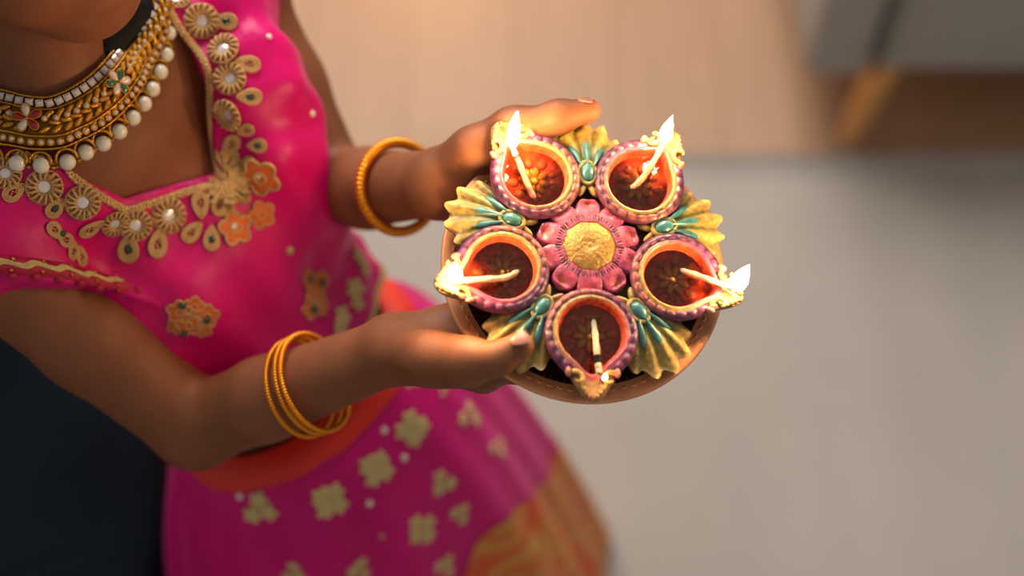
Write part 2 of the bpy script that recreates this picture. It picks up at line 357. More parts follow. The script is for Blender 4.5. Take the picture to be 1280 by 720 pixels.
def torso(V, inf=0, wide=0):
    V.ell(chU+.006*fU[0], fU, (.106, .056, .070), .03, inf=inf); V.ell(chM, fM, (.100+wide, .064+wide, .085), .03, inf=inf)
    V.ell((chM+wst)/2, fW, (.084+wide, .062+wide, .08), .03, inf=inf)
    V.ell(wst, fW, (.090, .068, .075), .03, inf=inf)
    for s_ in (shL, shR): V.cone(chU+.02*fU[2], s_, .050, .036, .03, inf=inf)
    V.cone(neckC-.02*fU[2], shL, .030, .034, .03, inf=inf); V.cone(neckC-.02*fU[2], shR, .030, .032, .03, inf=inf)
def arm(V, s_, e, w_, inf=0):
    m = (s_+e)/2; V.cone(s_, m, .036, .0335, .015, inf=inf); V.cone(m, e, .0335, .030, .012, inf=inf)
    fm = e+.38*(w_-e); V.cone(e, fm, .0295, .0290, .012, inf=inf); V.cone(fm, w_, .0290, .0215, .010, inf=inf)
def hand(V, wr, th, thr, mcp, ftip, c0):
    for q in mcp: V.cone(wr, q, .0165, .0125, .010)
    for i in range(3): V.cone(mcp[i], mcp[i+1], .0120, .0118, .012)
    V.cone((wr+mcp[1])/2, (wr+mcp[2])/2, .0140, .0140, .02)
    for i in range(len(th)-1): V.cone(th[i], th[i+1], thr[i], thr[i+1], .007 if i > 1 else .014)
    V.cone(th[2], (mcp[0]+wr)/2, .0115, .0130, .014)
    for q, tips in zip(mcp, ftip):
        ch = [q]+tips; rr = [.0095, .0082, .0074, .0062]
        for i in range(len(ch)-1): V.cone(ch[i], ch[i+1], rr[i], rr[i+1], .0035)
# her right hand (palm up under the lower left of the plate, thumb over the rim)
thR = [wrR, pp(540, 449, -.006), pp(584, 452, .009), pp(622, 449, .022), pp(650, 432, .029)]; thrR = [.0185, .0150, .0122, .0098, .0086]
mcR = [pp(604, 463, -.030), pp(612, 443, -.031), pp(607, 418, -.032), pp(594, 393, -.032)]
ftR = [[pp(650, 464, -.032), pp(682, 458, -.029), pp(702, 452, -.027)], [pp(662, 443, -.032), pp(698, 436, -.029), pp(722, 430, -.027)],
       [pp(655, 418, -.033), pp(690, 412, -.030), pp(712, 408, -.027)], [pp(634, 393, -.034), pp(660, 389, -.031), pp(680, 386, -.028)]]
# her left hand (palm under the upper left, thumb along the outside of the rim)
thL = [wrL, pp(594, 192, -.004), pp(642, 164, .012), pp(698, 146, .022), pp(736, 138, .024)]; thrL = [.0190, .0160, .0136, .0104, .0080]
mcL = [pp(648, 196, -.030), pp(655, 222, -.034), pp(650, 248, -.036), pp(636, 272, -.036)]
ftL = [[pp(694, 192, -.032), pp(724, 196, -.030), pp(744, 202, -.027)], [pp(704, 222, -.033), pp(738, 226, -.030), pp(760, 232, -.027)],
       [pp(698, 250, -.034), pp(732, 254, -.031), pp(752, 258, -.028)], [pp(676, 276, -.035), pp(702, 280, -.032), pp(720, 284, -.029)]]
def head(V):
    V.ell(HC+.018*hu-.012*gz, HAX, (.070, .086, .080), .03)            # skull
    V.ell(HC-.030*hu+.022*gz, HAX, (.056, .056, .058), .03)            # face
    V.ell(chin+.014*hu-.012*gz, HAX, (.027, .022, .020), .03)          # chin
    for s_ in (-1, 1):
        V.ell(hd(s_*.034, .048, -.028), HAX, (.026, .026, .026), .025)  # cheeks
        V.cone(hd(s_*.052, -.012, -.045), chin+.012*hu-.018*gz, .020, .021, .02)  # jaw
        V.ell(hd(s_*.069, -.012, -.008), HAX, (.008, .017, .026), .006)   # ears
        V.ell(hd(s_*.028, .080, .006), HAX, (.014, .010, .009), .010, 'sub')  # eye sockets
    V.cone(hd(0, .078, .006), hd(0, .092, -.022), .006, .0095, .010)       # nose
    for s_ in (-1, 1): V.ell(hd(s_*.010, .084, -.024), HAX, (.007, .008, .006), .005)
    V.ell(hd(0, .071, -.045), HAX, (.019, .010, .0055), .004); V.ell(hd(0, .068, -.055), HAX, (.017, .010, .0065), .005)   # lips
B = Vol((-.50, .36, .43), (.075, .76, 1.15), .0016)
torso(B); head(B)
B.cone(neckC-.02*fU[2], HC-.05*hu-.025*gz, .038, .036, .025)
arm(B, shL, elL, wrL); arm(B, shR, elR, wrR)
hand(B, wrR, thR, thrR, mcR, ftR, 0); hand(B, wrL, thL, thrL, mcL, ftL, 0)
bv, bf = B.nets()
LEGS = []                                                           # shins and feet under the skirt
for s_ in (-1, 1):
    hp = pel+s_*.05*LD-.02*ZZ; kn = np.array([*(hp[:2]+.02*FW[:2]), .20]); an = np.array([*(hp[:2]-.005*FW[:2]), .055])
    G = Vol((-.36, .33, .000), (.06, .64, .30), .004); G.cone(kn, an, .036, .026, .015); G.cone(an-.01*FW-.016*ZZ, an+.085*FW-.026*ZZ, .026, .017, .015); LEGS.append(G.nets())
BASE = (pel[0], pel[1], 0)
girl = empty('person', BASE, 'child in a bright pink embroidered blouse and skirt holding the lamp plate', 'person')
for v, f in LEGS: link('lower_leg', mesh('lower_leg', v, f, M['skin']), girl)
BT = BVHTree.FromPolygons([Vector(q) for q in bv], bf.tolist())
# nails
def nail(pt, nn, dirv, sc, wd=1.0):
    vs = []; nu, nv_ = 7, 7
    for i in range(nu):
        for j in range(nv_):
            a = (i/(nu-1)-.5)*1.7; t = j/(nv_-1); wv = .0052*(math.sin(math.pi*(.16+.84*min(1, t*1.25))/2))*wd*(1-.35*max(0, t-.8)/.2)
            vs.append((t*.0105-.005, wv*math.sin(a)*1.15, .0016*math.cos(a)-.0005*(2*t-1)**2))
    o = link('thumbnail', mesh('thumbnail', vs, grid_faces(nu, nv_), M['nail']), girl, basis(pt, dirv, nn, sc)); md = o.modifiers.new('t', 'SOLIDIFY'); md.thickness = .0006
# eyes
for s_ in (-1, 1):
    c = hd(s_*.029, .066, .006); v, f = sphere(16, 10, c, (.0115,)*3); e = link('eye', mesh('eye', v, f, M['eye_white']), girl)
    v, f = sphere(12, 8, c+.0085*gz-.002*hu, (.0048,)*3); link('iris', mesh('iris', v, f, M['iris']), e)
# hair: cap over the skull, long hair down the back of the neck
Hh = Vol((-.50, .44, .66), (-.10, .80, 1.16), .003)
Hh.ell(HC+.022*hu-.022*gz, HAX, (.077, .088, .086), .02)
Hh.ell(hd(0, .075, -.03), HAX, (.060, .052, .076), .02, 'sub')
Hh.cone(HC-.070*gz, neckC-.048*fU[1]+.03*fU[2], .060, .048, .03); Hh.cone(neckC-.048*fU[1]+.03*fU[2], chU-.085*fU[1]-.03*fU[2], .045, .030, .03)
for a_, b_, r0_, r1_ in [(P(165, 15, .876), P(128, 62, .868), .020, .017), (P(128, 62, .868), P(84, 104, .860), .017, .012)]: Hh.cone(a_, b_, r0_, r1_, .012)   # lock beside the neck, added to stand in for deep shade under the chin
hv, hf = Hh.nets(); link('hair', mesh('hair', hv, hf, M['hair']), girl, label='black hair falling behind the neck')
def sk(px, py, up=0):
    d = ray(px, py); h = BT.ray_cast(Vector(CAM), Vector(d)); return (np.array(h[0])+up*np.array(h[1]), np.array(h[1])) if h[0] else (None, None)
for px, py, dx, dy, sc in [(649, 425, .90, -.45, 1.12), (731, 125, 1, .04, .9)]:
    p_, n_ = sk(px, py)
    if p_ is not None: nail(p_-.0010*n_, n_, dx*Rv-dy*Uv*-1 if False else dx*Rv-dy*Uv, sc)

# ------------------------------------------------------------------ blouse
BL = Vol((-.50, .34, .52), (-.02, .76, .96), .002)
torso(BL, .0065, .004)
hemC = wst+.008*fW[2]
BL.ell(wst+.025*fW[2], fW, (.103, .082, .07), .03)
slR = shR+.55*(elR-shR); slL = shL+.10*(elL-shL); axR, axL = nrm(elR-shR), nrm(elL-shL)
pA, pB = P(104, 360, .87), P(-4, 345, .83)                            # slanted sleeve opening of her right arm
nSR = nrm(np.cross(nrm(pB-pA), nrm(np.cross(axR, pB-pA)))); nSR *= (1 if nSR @ axR > 0 else -1)
for a_, b_, r_ in [(P(286, 20, .915), P(320, 105, .920), .027), (P(322, 105, .918), P(345, 190, .940), .030), (P(345, 190, .940), P(378, 268, .975), .034)]: BL.cone(a_, b_, r_, r_, .03)
BL.cone(shR, slR, .044, .044, .02, cut=(pA, nSR)); BL.cone(shL, slL, .043, .042, .02, cut=(slL, axL))
X, Y, Z = BL.coords()
fold = (.0016*np.sin(95*X+60*Y+40*Z)+.0013*np.sin(150*(X*.5-Y+.3*Z)+3*np.sin(35*Z))+.0012*np.sin(70*Y-120*Z+2*np.sin(50*X))).astype(np.float32)
BL.d += fold
pl_ = lambda p, n: ((X-p[0])*n[0]+(Y-p[1])*n[1]+(Z-p[2])*n[2]).astype(np.float32)
BL.d = np.maximum(BL.d, -pl_(hemC, fW[2]))                           # bottom hem
# neckline: a scalloped square opening in the chest plane
neckpx = [(155, 246), (212, 230), (270, 214), (262, 160), (256, 110), (236, 62), (200, 14), (150, -70), (40, -130), (-120, -60), (-70, 60), (-40, 130), (10, 178), (70, 205)]
O0 = P(120, 180, .87); aL, aN, aT = fU
def chest2(px, py):
    d = ray(px, py); t = ((O0-CAM) @ aN)/(d @ aN); q = CAM+t*d-O0; return q @ aL, q @ aT
poly = np.array([chest2(*q) for q in neckpx]); PX, PY, PZN = pl_(O0, aL), pl_(O0, aT), pl_(O0, aN)
# shift along the view direction so that the cut matches the surface, not the plane
vd = ray(160, 160); kx, ky = (vd @ aL)/(vd @ aN), (vd @ aT)/(vd @ aN)
PX = PX-PZN*kx; PY = PY-PZN*ky
sd = np.full(PX.shape, 1e9, np.float32); inside = np.zeros(PX.shape, bool)
for i in range(len(poly)):
    a, b = poly[i], poly[(i+1) % len(poly)]; e = b-a
    t = np.clip(((PX-a[0])*e[0]+(PY-a[1])*e[1])/(e @ e), 0, 1)
    sd = np.minimum(sd, (PX-a[0]-t*e[0])**2+(PY-a[1]-t*e[1])**2)
    cr = ((a[1] > PY) != (b[1] > PY)) & (PX < (b[0]-a[0])*(PY-a[1])/(b[1]-a[1]+1e-12)+a[0]); inside ^= cr
sd = np.sqrt(sd); sd = np.where(inside, -sd, sd)
hole = np.maximum(sd, -(PZN+.075)).astype(np.float32)
BL.d = np.maximum(BL.d, -hole)
lv, lf = BL.nets()
# keep only the skin that clothing leaves bare
ix = np.clip(np.round((bv-BL.lo)/BL.h).astype(int), 0, BL.n-1)
offarm = lambda a, b, r: np.linalg.norm(np.cross(bv-a, nrm(b-a)), axis=1) > r
und = (BL.d[ix[:, 0], ix[:, 1], ix[:, 2]] < -.0035) | (((bv-(wst-.030*fW[2])) @ fW[2] < 0) & (np.linalg.norm(bv-wst, axis=1) < .15) & offarm(elR, wrR, .045) & offarm(elR, shR, .05))
kf = bf[~und[bf].all(1)]; used = np.unique(kf); rm = np.full(len(bv), -1); rm[used] = np.arange(len(used)); cv, cf = bv[used], rm[kf]
body = link('body', mesh('body', cv, cf, M['skin']), girl, label='brown skin of arms, hands, upper chest and face')
blouse = link('blouse', mesh('blouse', lv, lf, M['satin']), girl, label='bright magenta satin blouse with gold embroidery')
LT = BVHTree.FromPolygons([Vector(q) for q in lv], lf.tolist())
def onb(px, py, up=0.0):
    h = LT.ray_cast(Vector(CAM), Vector(ray(px, py)))
    if h[0] is None: return None, None
    return np.array(h[0])+up*np.array(h[1]), np.array(h[1])
del X, Y, Z, PX, PY, PZN, sd, inside, hole, fold; BL.d = None; B.d = None

# ------------------------------------------------------------------ skirt
def skirt_pt(a, t, off=0.0):
    e = t**.5
    c = (1-t)*(wst-.020*fW[2]) + t*np.array([wst[0]+.066, wst[1]-.045, .025])
    fr = nrm((1-e)*fW[1]+e*FW); ll = LD
    k = .5+.5*math.sin(a)                                       # 1 at the front
    rl = .090+.160*e; rf = .071+(.135+.04*k)*e
    fo = 1+.05*e*math.sin(11*a+1.5*math.sin(3*a))+.02*e*math.sin(23*a)
    rl = rl*fo+off; rf = rf*fo+off
    return c+rl*math.cos(a)*ll+rf*math.sin(a)*fr
def skirt_strip(name, t0, t1, m, nt, na=160, off=0.0, label=None):
    global SKV
    g = lambda t, a: t(a) if callable(t) else t
    v = [skirt_pt(2*math.pi*i/na, g(t0, 2*math.pi*i/na)+(g(t1, 2*math.pi*i/na)-g(t0, 2*math.pi*i/na))*j/nt, off) for j in range(nt+1) for i in range(na)]
    return link(name, mesh(name, v, [q[::-1] for q in grid_faces(nt+1, na, False, True)], m), girl, label=label)
TB = lambda a: .57-.27*math.exp(-((math.degrees(a)-88)/34)**2)
skirt = skirt_strip('skirt', .015, lambda a: TB(a)+.005, M['skirt'], 40, label='magenta flared skirt scattered with gold motifs')
SKT = BVHTree.FromObject(skirt, bpy.context.evaluated_depsgraph_get()) if False else None
def border_mat():
    m = mat('orange_border', srgb(236, 116, 30), .6); t = m.node_tree; b = t.nodes['Principled BSDF']; tc = t.nodes.new('ShaderNodeTexCoord')
    vo = t.nodes.new('ShaderNodeTexVoronoi'); vo.inputs['Scale'].default_value = 11; t.links.new(tc.outputs['Object'], vo.inputs['Vector'])
    r = t.nodes.new('ShaderNodeValToRGB'); e = r.color_ramp.elements; e[0].position = .10; e[0].color = (*srgb(236, 124, 88), 1); e[1].position = .95; e[1].color = (*srgb(226, 84, 12), 1)
    for p_, c in [(.28, (200, 92, 40)), (.34, (208, 150, 66)), (.46, (214, 96, 26)), (.56, (214, 150, 60)), (.68, (222, 78, 14))]:
        q = e.new(p_); q.color = (*srgb(*c), 1)
    t.links.new(vo.outputs[0], r.inputs[0]); t.links.new(r.outputs[0], b.inputs['Base Color']); return m
skirt_strip('skirt_border', TB, 1.0, border_mat(), 14, off=.0015, label='orange patterned hem border')
skirt_strip('waistband', 0.0, .024, M['orange_band'], 5, off=.003, label='plain orange red waistband')
print('VERTS', len(bv), len(lv))
# ------------------------------------------------------------------ embroidery on blouse and skirt
na_ = 160; skv = [skirt_pt(2*math.pi*i/na_, .03+.54*j/40) for j in range(41) for i in range(na_)]
ST = BVHTree.FromPolygons([Vector(q) for q in skv], [q[::-1] for q in grid_faces(41, na_, False, True)])
def ons(px, py):
    h = ST.ray_cast(Vector(CAM), Vector(ray(px, py)))
    if h[0] is None: return None, None
    n = np.array(h[1]); n = n if n @ ray(px, py) < 0 else -n
    return np.array(h[0]), n
def depth(p): return (np.asarray(p)-CAM) @ Fv
def coil_ring(R=.74, r=.27, turns=15, th=.085, pinch=0):
    n = turns*9; pts = []
    for i in range(n):
        a = 2*math.pi*i/n; b = a*turns; rr = R+r*math.cos(b); pts.append((rr*math.cos(a), rr*math.sin(a), .16+.14*math.sin(b)))
    return tube(pts, th, 5, closed=True)
mb = MB(); mb.add(*coil_ring()); a = np.linspace(0, 2*math.pi, 40, endpoint=False)
mb.add(*tube(np.c_[.46*np.cos(a), .46*np.sin(a), 0*a+.15], .075, 5, closed=True)); mb.add(*tube(np.c_[.98*np.cos(a), .98*np.sin(a), 0*a+.1], .07, 5, closed=True))
me_ring = mb.mesh('mirror_flower', M['gold_thread'])
v, f = lathe([(.001, .16), (.30, .15), (.40, .11), (.42, 0)], 20); me_disc = mesh('mirror_disc', v, f, M['mirror'])
def drop_outline(s, n=36):
    a = np.linspace(0, 2*math.pi, n, endpoint=False); return np.c_[s*(-.15-np.cos(a))*.95+.1, s*.72*np.sin(a)*np.sin(a/2)**.8, 0*a+.14]
mb = MB()
for s_ in (1.0, .78, .56): mb.add(*tube(drop_outline(s_), .085, 5, closed=True))
for k in range(5): mb.add(*sphere(6, 5, (-.25+.16*k, .1*math.sin(k*2.1), .12), (.09, .09, .09)))
me_drop = mb.mesh('thread_drop', M['gold_thread'])
v, f = sphere(10, 6, (0, 0, .1), (1, 1, .6)); me_bead_g = mesh('green_bead', v, f, M['green_stone']); me_bead_s = mesh('silver_bead', v, f, M['pearl']); me_bead_y = mesh('gold_bead', v, f, M['cream_thread'])
def lobed(n, amp, mat_, name, hgt=.14, rot=0):
    pr = [(.001, hgt), (.45, hgt*1.05), (.8, hgt), (.97, hgt*.6), (1.0, 0)]
    v, f = lathe(pr, 48, lambda a, k, r, z: (r*(1-amp+amp*abs(math.cos(n*a/2+rot))), z)); return mesh(name, v, f, mat_)
me_or = lobed(5, .34, M['orange_thread'], 'orange_flower')
a = np.linspace(0, 2*math.pi, 70, endpoint=False); rr = .66+.34*np.abs(np.cos(2.5*a))
mb = MB(); mb.add(*tube(np.c_[rr*1.04*np.cos(a), rr*1.04*np.sin(a), 0*a+.10], .085, 5, closed=True)); mb.add(*tube(np.c_[.3*np.cos(a), .3*np.sin(a), 0*a+.16], .07, 5, closed=True)); me_oo = mb.mesh('gold_outline', M['gold_thread'])
mb = MB()
for k in range(26):                                          # fan of couched gold stitches
    a = (k/25-.5)*2.6; c = np.array([(r*math.cos(a+.5*math.sin(3*r+k)*.25), r*math.sin(a+.5*math.sin(3*r+k)*.25), .10+.05*(k % 3)) for r in np.linspace(.12, .75+.25*((k*7) % 5)/4, 7)]); mb.add(*tube(c, .06, 4))
for k in range(20): mb.add(*sphere(6, 5, (random.uniform(-.1, .8), random.uniform(-.6, .6), .18), (.07, .07, .06)))
me_sprig = mb.mesh('gold_sprig', M['gold_thread'])
def put(me, px, py, rad, hit=onb, xdir=(1, 0), up=0.0003, par=None, name=None, zs=None):
    p_, n_ = hit(px, py)
    if p_ is None: return None
    sc = rad*depth(p_)/FPX; xh = xdir[0]*Rv-xdir[1]*Uv
    return link(name or me.name, me, par or blouse, basis(p_+up*n_, xh, n_, sc))
for px, py, r in [(7, 217, 19), (55, 233, 22), (103, 253, 21), (143, 279, 17), (169, 281, 20), (210, 269, 22), (252, 26, 21), (280, 62, 20), (288, 98, 20), (286, 143, 20), (220, 0, 18)]:
    put(me_ring, px, py, r); put(me_disc, px, py, r*.98)
for px, py, r, dx, dy, g in [(69, 260, 15, -.6, .6, 1), (161, 309, 20, -.1, 1, 1), (113, 284, 17, -.8, .5, 0), (196, 304, 19, -.2, 1, 0), (283, 27, 16, 1, .1, 1), (310, 80, 16, 1, .2, 0), (312, 121, 16, 1, 0, 1),
                             (323, 182, 14, 1, 0, 1), (308, 162, 13, .8, -.4, 0), (250, 256, 17, -.1, -1, 0), (240, 290, 16, -.6, .6, 0), (264, 298, 16, 0, 1, 1), (302, 243, 13, .6, .6, 1), (290, 180, 16, .5, -.5, 0), (17, 240, 16, -.7, .5, 0),
                             (290, 200, 16, .3, -.8, 0), (272, 256, 15, .1, .9, 0), (312, 203, 13, 1, -.2, 0), (285, 262, 14, .3, .9, 0)]:
    put(me_drop, px, py, r, xdir=(dx, dy), up=.0006)
    if g: put(me_bead_g, px, py, r*.33, up=.0012)
put(me_sprig, 281, 222, 40, xdir=(.62, .5)); put(me_sprig, 283, 218, 34, xdir=(.5, -.4)); put(me_sprig, 280, 226, 36, xdir=(.1, .9))
for px, py, r, st in [(326, 220, 25, 1), (293, 285, 21, 1), (326, 268, 17, 0)]:
    put(me_or, px, py, r, xdir=(.8, .5), up=.0006); put(me_oo, px, py, r, xdir=(.8, .5), up=.0006)
    if st: put(me_bead_s, px-2, py-2, 4.5, up=.0018)
for px, py, r in [(336, 46, 4), (390, 142, 4.5), (398, 432, 7)]: put(me_bead_s, px, py, r)
put(me_bead_y, 362, 313, 5.5)
# the two larger motifs lower on the bodice and the dark one beside the sleeve
for px, py, k in [(240, 397, 0), (393, 368, 1)]:
    for dx, dy, r in ([(-16, -8, 15), (2, -14, 13), (18, -2, 15), (-4, 8, 16), (-20, 10, 11), (14, 14, 11)] if k == 0 else [(-8, -18, 13), (8, -18, 12), (0, 0, 16), (-5, 18, 13), (6, 14, 12)]):
        put(me_or, px+dx, py+dy, r, xdir=(dx+.1, dy)); put(me_oo, px+dx, py+dy, r, xdir=(dx+.1, dy), up=.0006)
    for dx, dy in ([(-12, -16), (18, 2), (-10, 18)] if k == 0 else [(-8, -18), (8, -14), (-2, 18)]): put(me_bead_g, px+dx, py+dy, 5, up=.002)
for dx, dy in [(0, 0), (-12, -10), (10, 14), (20, 22)]: put(me_drop, 80+dx, 298+dy, 14, xdir=(dx+.3, dy+.2))
put(me_bead_g, 77, 291, 5, up=.001)
# hem flowers
me_cr = lobed(5, .4, M['cream_thread'], 'cream_flower', .2)
for px, py, r in [(449, 322, 14), (456, 336, 11), (443, 360, 15), (446, 378, 12), (427, 396, 16), (424, 412, 12), (405, 440, 9)]:
    put(me_cr, px, py, r); put(me_bead_g, px, py, r*.18, up=.001)
def strands(c, nn, amp, per, th):                                # two interlaced threads along a surface curve
    L = np.r_[0, np.cumsum(np.linalg.norm(np.diff(c, axis=0), axis=1))]; n = int(L[-1]/per*9); s = np.linspace(0, L[-1], n)
    q = np.c_[[np.interp(s, L, c[:, i]) for i in range(3)]].T; m = np.c_[[np.interp(s, L, nn[:, i]) for i in range(3)]].T
    t = np.gradient(q, axis=0); t /= np.linalg.norm(t, axis=1)[:, None]; b = np.cross(t, m); out = []
    for ph in (0, math.pi): out.append(tube(q+b*(amp*np.sin(2*math.pi*s/per+ph))[:, None]+m*(.0014+.0006*np.cos(4*math.pi*s/per+ph))[:, None], th, 5))
    return out
def hits(pts, n, fn=onb):
    c, m = [], []
    for q in spline(pts, n):
        p_, n_ = fn(*q)
        if p_ is not None and (not c or abs(depth(p_)-depth(c[-1])) < .02): c.append(p_); m.append(n_)
    c = np.array(c); m = np.array(m)
    for _ in range(6): m[1:-1] = (m[:-2]+m[1:-1]*2+m[2:])/4
    return c, m
for pts in ([(203, -6), (222, 32), (254, 74), (263, 100), (264, 150), (270, 200), (277, 227)], [(277, 229), (240, 238), (198, 251), (157, 263)], [(157, 263), (128, 247), (98, 226), (70, 207), (20, 190)]):
    c, m = hits(pts, 70); mb = MB()
    for q in strands(c, m, .0022, .0050, .00105): mb.add(*q)
    link('gold_braid', mb.mesh('gold_braid', M['gold_thread']), blouse)
# pink piping inside the braid
c, m = hits([(70, 209), (110, 224), (155, 248), (212, 233), (268, 217)], 50)
# hem braid round the bodice
hc = hemC+.006*fW[2]; c = []; m = []
for i in range(90):
    a = 2*math.pi*i/90; d = math.cos(a)*fW[0]+math.sin(a)*fW[1]; h = LT.ray_cast(Vector(hc+.3*d), Vector(-d))
    if h[0] is not None: c.append(np.array(h[0])); m.append(d)
mb = MB()
for q in strands(np.array(c), np.array(m), .0026, .007, .0011): mb.add(*q)
link('hem_braid', mb.mesh('hem_braid', M['cream_thread']), blouse)
# sleeve trim: band, wavy braid, little red tassel balls
def sleeve_trim(s0, ax, p0, nn, r, wd):
    u = nrm(np.cross(ax, (0, 0, 1))); w_ = np.cross(ax, u); N = 120
    def q(a, back, off):
        d = math.cos(a)*u+math.sin(a)*w_; b = s0+r*d; t = ((p0-b) @ nn)/(ax @ nn); o = s0+(t-max(back, .004))*ax
        h = LT.ray_cast(Vector(o+.075*d), Vector(-d)); rr = .075-h[3] if h[0] is not None else r
        q.ok = rr < r+.0045; rr = min(max(rr, r-.002), r+.012); return o+(rr+off)*d+(max(back, .004)-back)*ax
    okl = []
    for i in range(2*N): q(2*math.pi*i/N, wd*.5, 0); okl.append(q.ok)
    best = (0, 0); st = None
    for i in range(2*N):                                         # longest run of angles clear of the torso
        if okl[i] and st is None: st = i
        if (not okl[i] or i == 2*N-1) and st is not None:
            if i-st > best[1]: best = (st, i-st)
            st = None
    a0, a1 = 2*math.pi*best[0]/N, 2*math.pi*(best[0]+min(best[1], N))/N; A_ = lambda t: a0+(a1-a0)*t
    v = [q(A_(i/(N-1)), bk, of) for bk, of in ((-.001, -.002), (-.001, .002), (wd, .002), (wd, -.001)) for i in range(N)]
    link('sleeve_band', mesh('sleeve_band', v, grid_faces(4, N), M['red_trim']), blouse)
    mb = MB(); n = 420
    for dz in (0, .0016, .0032): mb.add(*tube([q(A_(i/(n-1)), wd*.5+dz+.0020*math.sin(A_(i/(n-1))*26), .0028) for i in range(n)], .0010, 5))
    link('wavy_braid', mb.mesh('wavy_braid', M['cream_thread']), blouse)
    v, f = sphere(8, 6, s=(.0032, .0032, .0032)); me = mesh('tassel_ball', v, f, M['red_trim'])
    for i in range(26): p_ = q(A_(i/25), -.0022, .0005); link('tassel_ball', me, blouse, Matrix.Translation(Vector(p_)))
    v, f = sphere(6, 5, s=(.0013,)*3); me = mesh('gold_sequin', v, f, M['gold'])
    for i in range(40): p_ = q(A_(i/39), wd*(.2 if i % 2 else .85), .003); link('gold_sequin', me, blouse, Matrix.Translation(Vector(p_)))
sleeve_trim(shR, axR, pA+.003*axR, nSR, .0475, .018); sleeve_trim(shL, axL, slL, axL, .0425, .014)
# skirt motifs: clusters of cream-gold lobes
def motif(px, py, r, lob):
    for k in range(lob):
        a = 2*math.pi*k/lob+px; put(me_cr, px+.52*r*math.cos(a), py+.52*r*math.sin(a), r*.62, hit=ons, par=skirt, name='gold_motif')
for px, py, r, lb in [(515, 536, 22, 4), (470, 586, 22, 4), (412, 626, 23, 4), (325, 636, 22, 3), (587, 520, 17, 3), (623, 560, 14, 3), (553, 604, 17, 3), (575, 642, 14, 3), (527, 662, 20, 4), (449, 712, 16, 3), (556, 708, 15, 3), (367, 716, 15, 3), (283, 690, 16, 3), (480, 668, 6, 1), (650, 600, 12, 3), (610, 640, 14, 3), (515, 480, 9, 2), (555, 488, 8, 2)]:
    if py in (690, 600, 640) and px in (283, 650, 610): continue
    motif(px, py, r, lb)
for px, py in [(462, 629), (505, 572), (480, 538), (300, 620), (600, 470)]: put(me_bead_s, px, py, 5, hit=ons, par=skirt)

# ------------------------------------------------------------------ necklace
NO = [(-150, 60), (-125, 120), (-80, 170), (-30, 196), (20, 204), (50, 207), (83, 203), (106, 191), (128, 180), (148, 165), (165, 148), (178, 132), (190, 112), (200, 90), (207, 68), (210, 45), (206, 20), (200, 0), (186, -30)]
NI = [(-120, 20), (-105, 58), (-75, 86), (-35, 105), (8, 114), (32, 120), (58, 122), (77, 116), (95, 106), (112, 94), (126, 81), (138, 68), (149, 56), (160, 46), (171, 36), (181, 26), (188, 12), (190, -6), (182, -34)]
def anyhit(px, py):
    d = Vector(ray(px, py)); best = None
    for T_ in (BT, LT):
        h = T_.ray_cast(Vector(CAM), d)
        if h[0] is not None and (best is None or h[3] < best[3]): best = h
    return best
outer = []
for q in NO:
    h = anyhit(*q); outer.append(depth(h[0]) if h else .87)
outer = np.array(outer)
for k in (0, 1, 2): outer[k] = outer[3]+(3-k)*.012
for k in range(16, len(outer)): outer[k] = outer[15]+.002*(k-15)
for _ in range(3): outer[1:-1] = (outer[:-2]+2*outer[1:-1]+outer[2:])/4
OP = np.array([P(*q, d-.006) for q, d in zip(NO, outer)])
IP_ = []
for q, o_, d in zip(NI, OP, outer):
    inw = neckC+.03*fU[2]-o_; inw = nrm(inw-(inw @ fU[2])*fU[2]); g = o_+.042*nrm(.62*fU[2]+.75*inw); IP_.append(P(*q, depth(g)))
IP_ = [P(*q, min(depth(g), depth(h[0])-.004) if (h := anyhit(*q)) and depth(h[0]) > .82 else depth(g)) for q, g in zip(NI, IP_)]
IP_ = np.array(IP_); print('NECK depths', np.round(outer, 3), np.round([depth(q) for q in IP_], 3))
NS = 400; OS, IS = spline(OP, NS), spline(IP_, NS)
Lc = np.r_[0, np.cumsum(np.linalg.norm(np.diff((OS+IS)/2, axis=0), axis=1))]
def nk(s, v, up=0.0):                        # s in metres along the band, v 0 inner .. 1 outer
    o = np.array([np.interp(s, Lc, OS[:, i]) for i in range(3)]); i_ = np.array([np.interp(s, Lc, IS[:, i]) for i in range(3)])
    s2 = min(s+.002, Lc[-1]); s1 = s2-.002
    m = lambda q: np.array([np.interp(q, Lc, (OS[:, i]+IS[:, i])/2) for i in range(3)])
    t = nrm(m(s2)-m(s1)); n = nrm(np.cross(t, o-i_)); n = n if n @ ray(100, 150) < 0 else -n
    return i_+(o-i_)*v+n*(up+.0065*math.sin(math.pi*min(1, max(0, v)))), t, n
neck = empty('necklace', neckC, 'broad gold choker necklace with crystals, red and green stones and hanging pearls', 'necklace')
LN = Lc[-1]; ns = 160
def band_mesh(name, v0, v1, m, nv=6, th=.0012):
    vv = [nk(LN*i/(ns-1), v0+(v1-v0)*j/(nv-1))[0] for i in range(ns) for j in range(nv)]
    o = link(name, mesh(name, vv, grid_faces(ns, nv), m), neck); md = o.modifiers.new('t', 'SOLIDIFY'); md.thickness = th; md.offset = 0; return o
M['gold_back'] = mat('gold_recess', srgb(120, 78, 26), .4, metal=1)
band_mesh('backing_plate', .02, .80, M['gold_back'])
for v_, r in [(.0, .0010), (.19, .0006), (.595, .0007), (.775, .0007)]:
    n = 900; rr = r*(1+.35*np.abs(np.sin(np.linspace(0, LN/.0016*math.pi/2, n)))); vv, f = tube([nk(LN*i/(n-1), v_, .0010)[0] for i in range(n)], rr, 5); link('rope_edge', mesh('rope_edge', vv, f, M['gold']), neck)
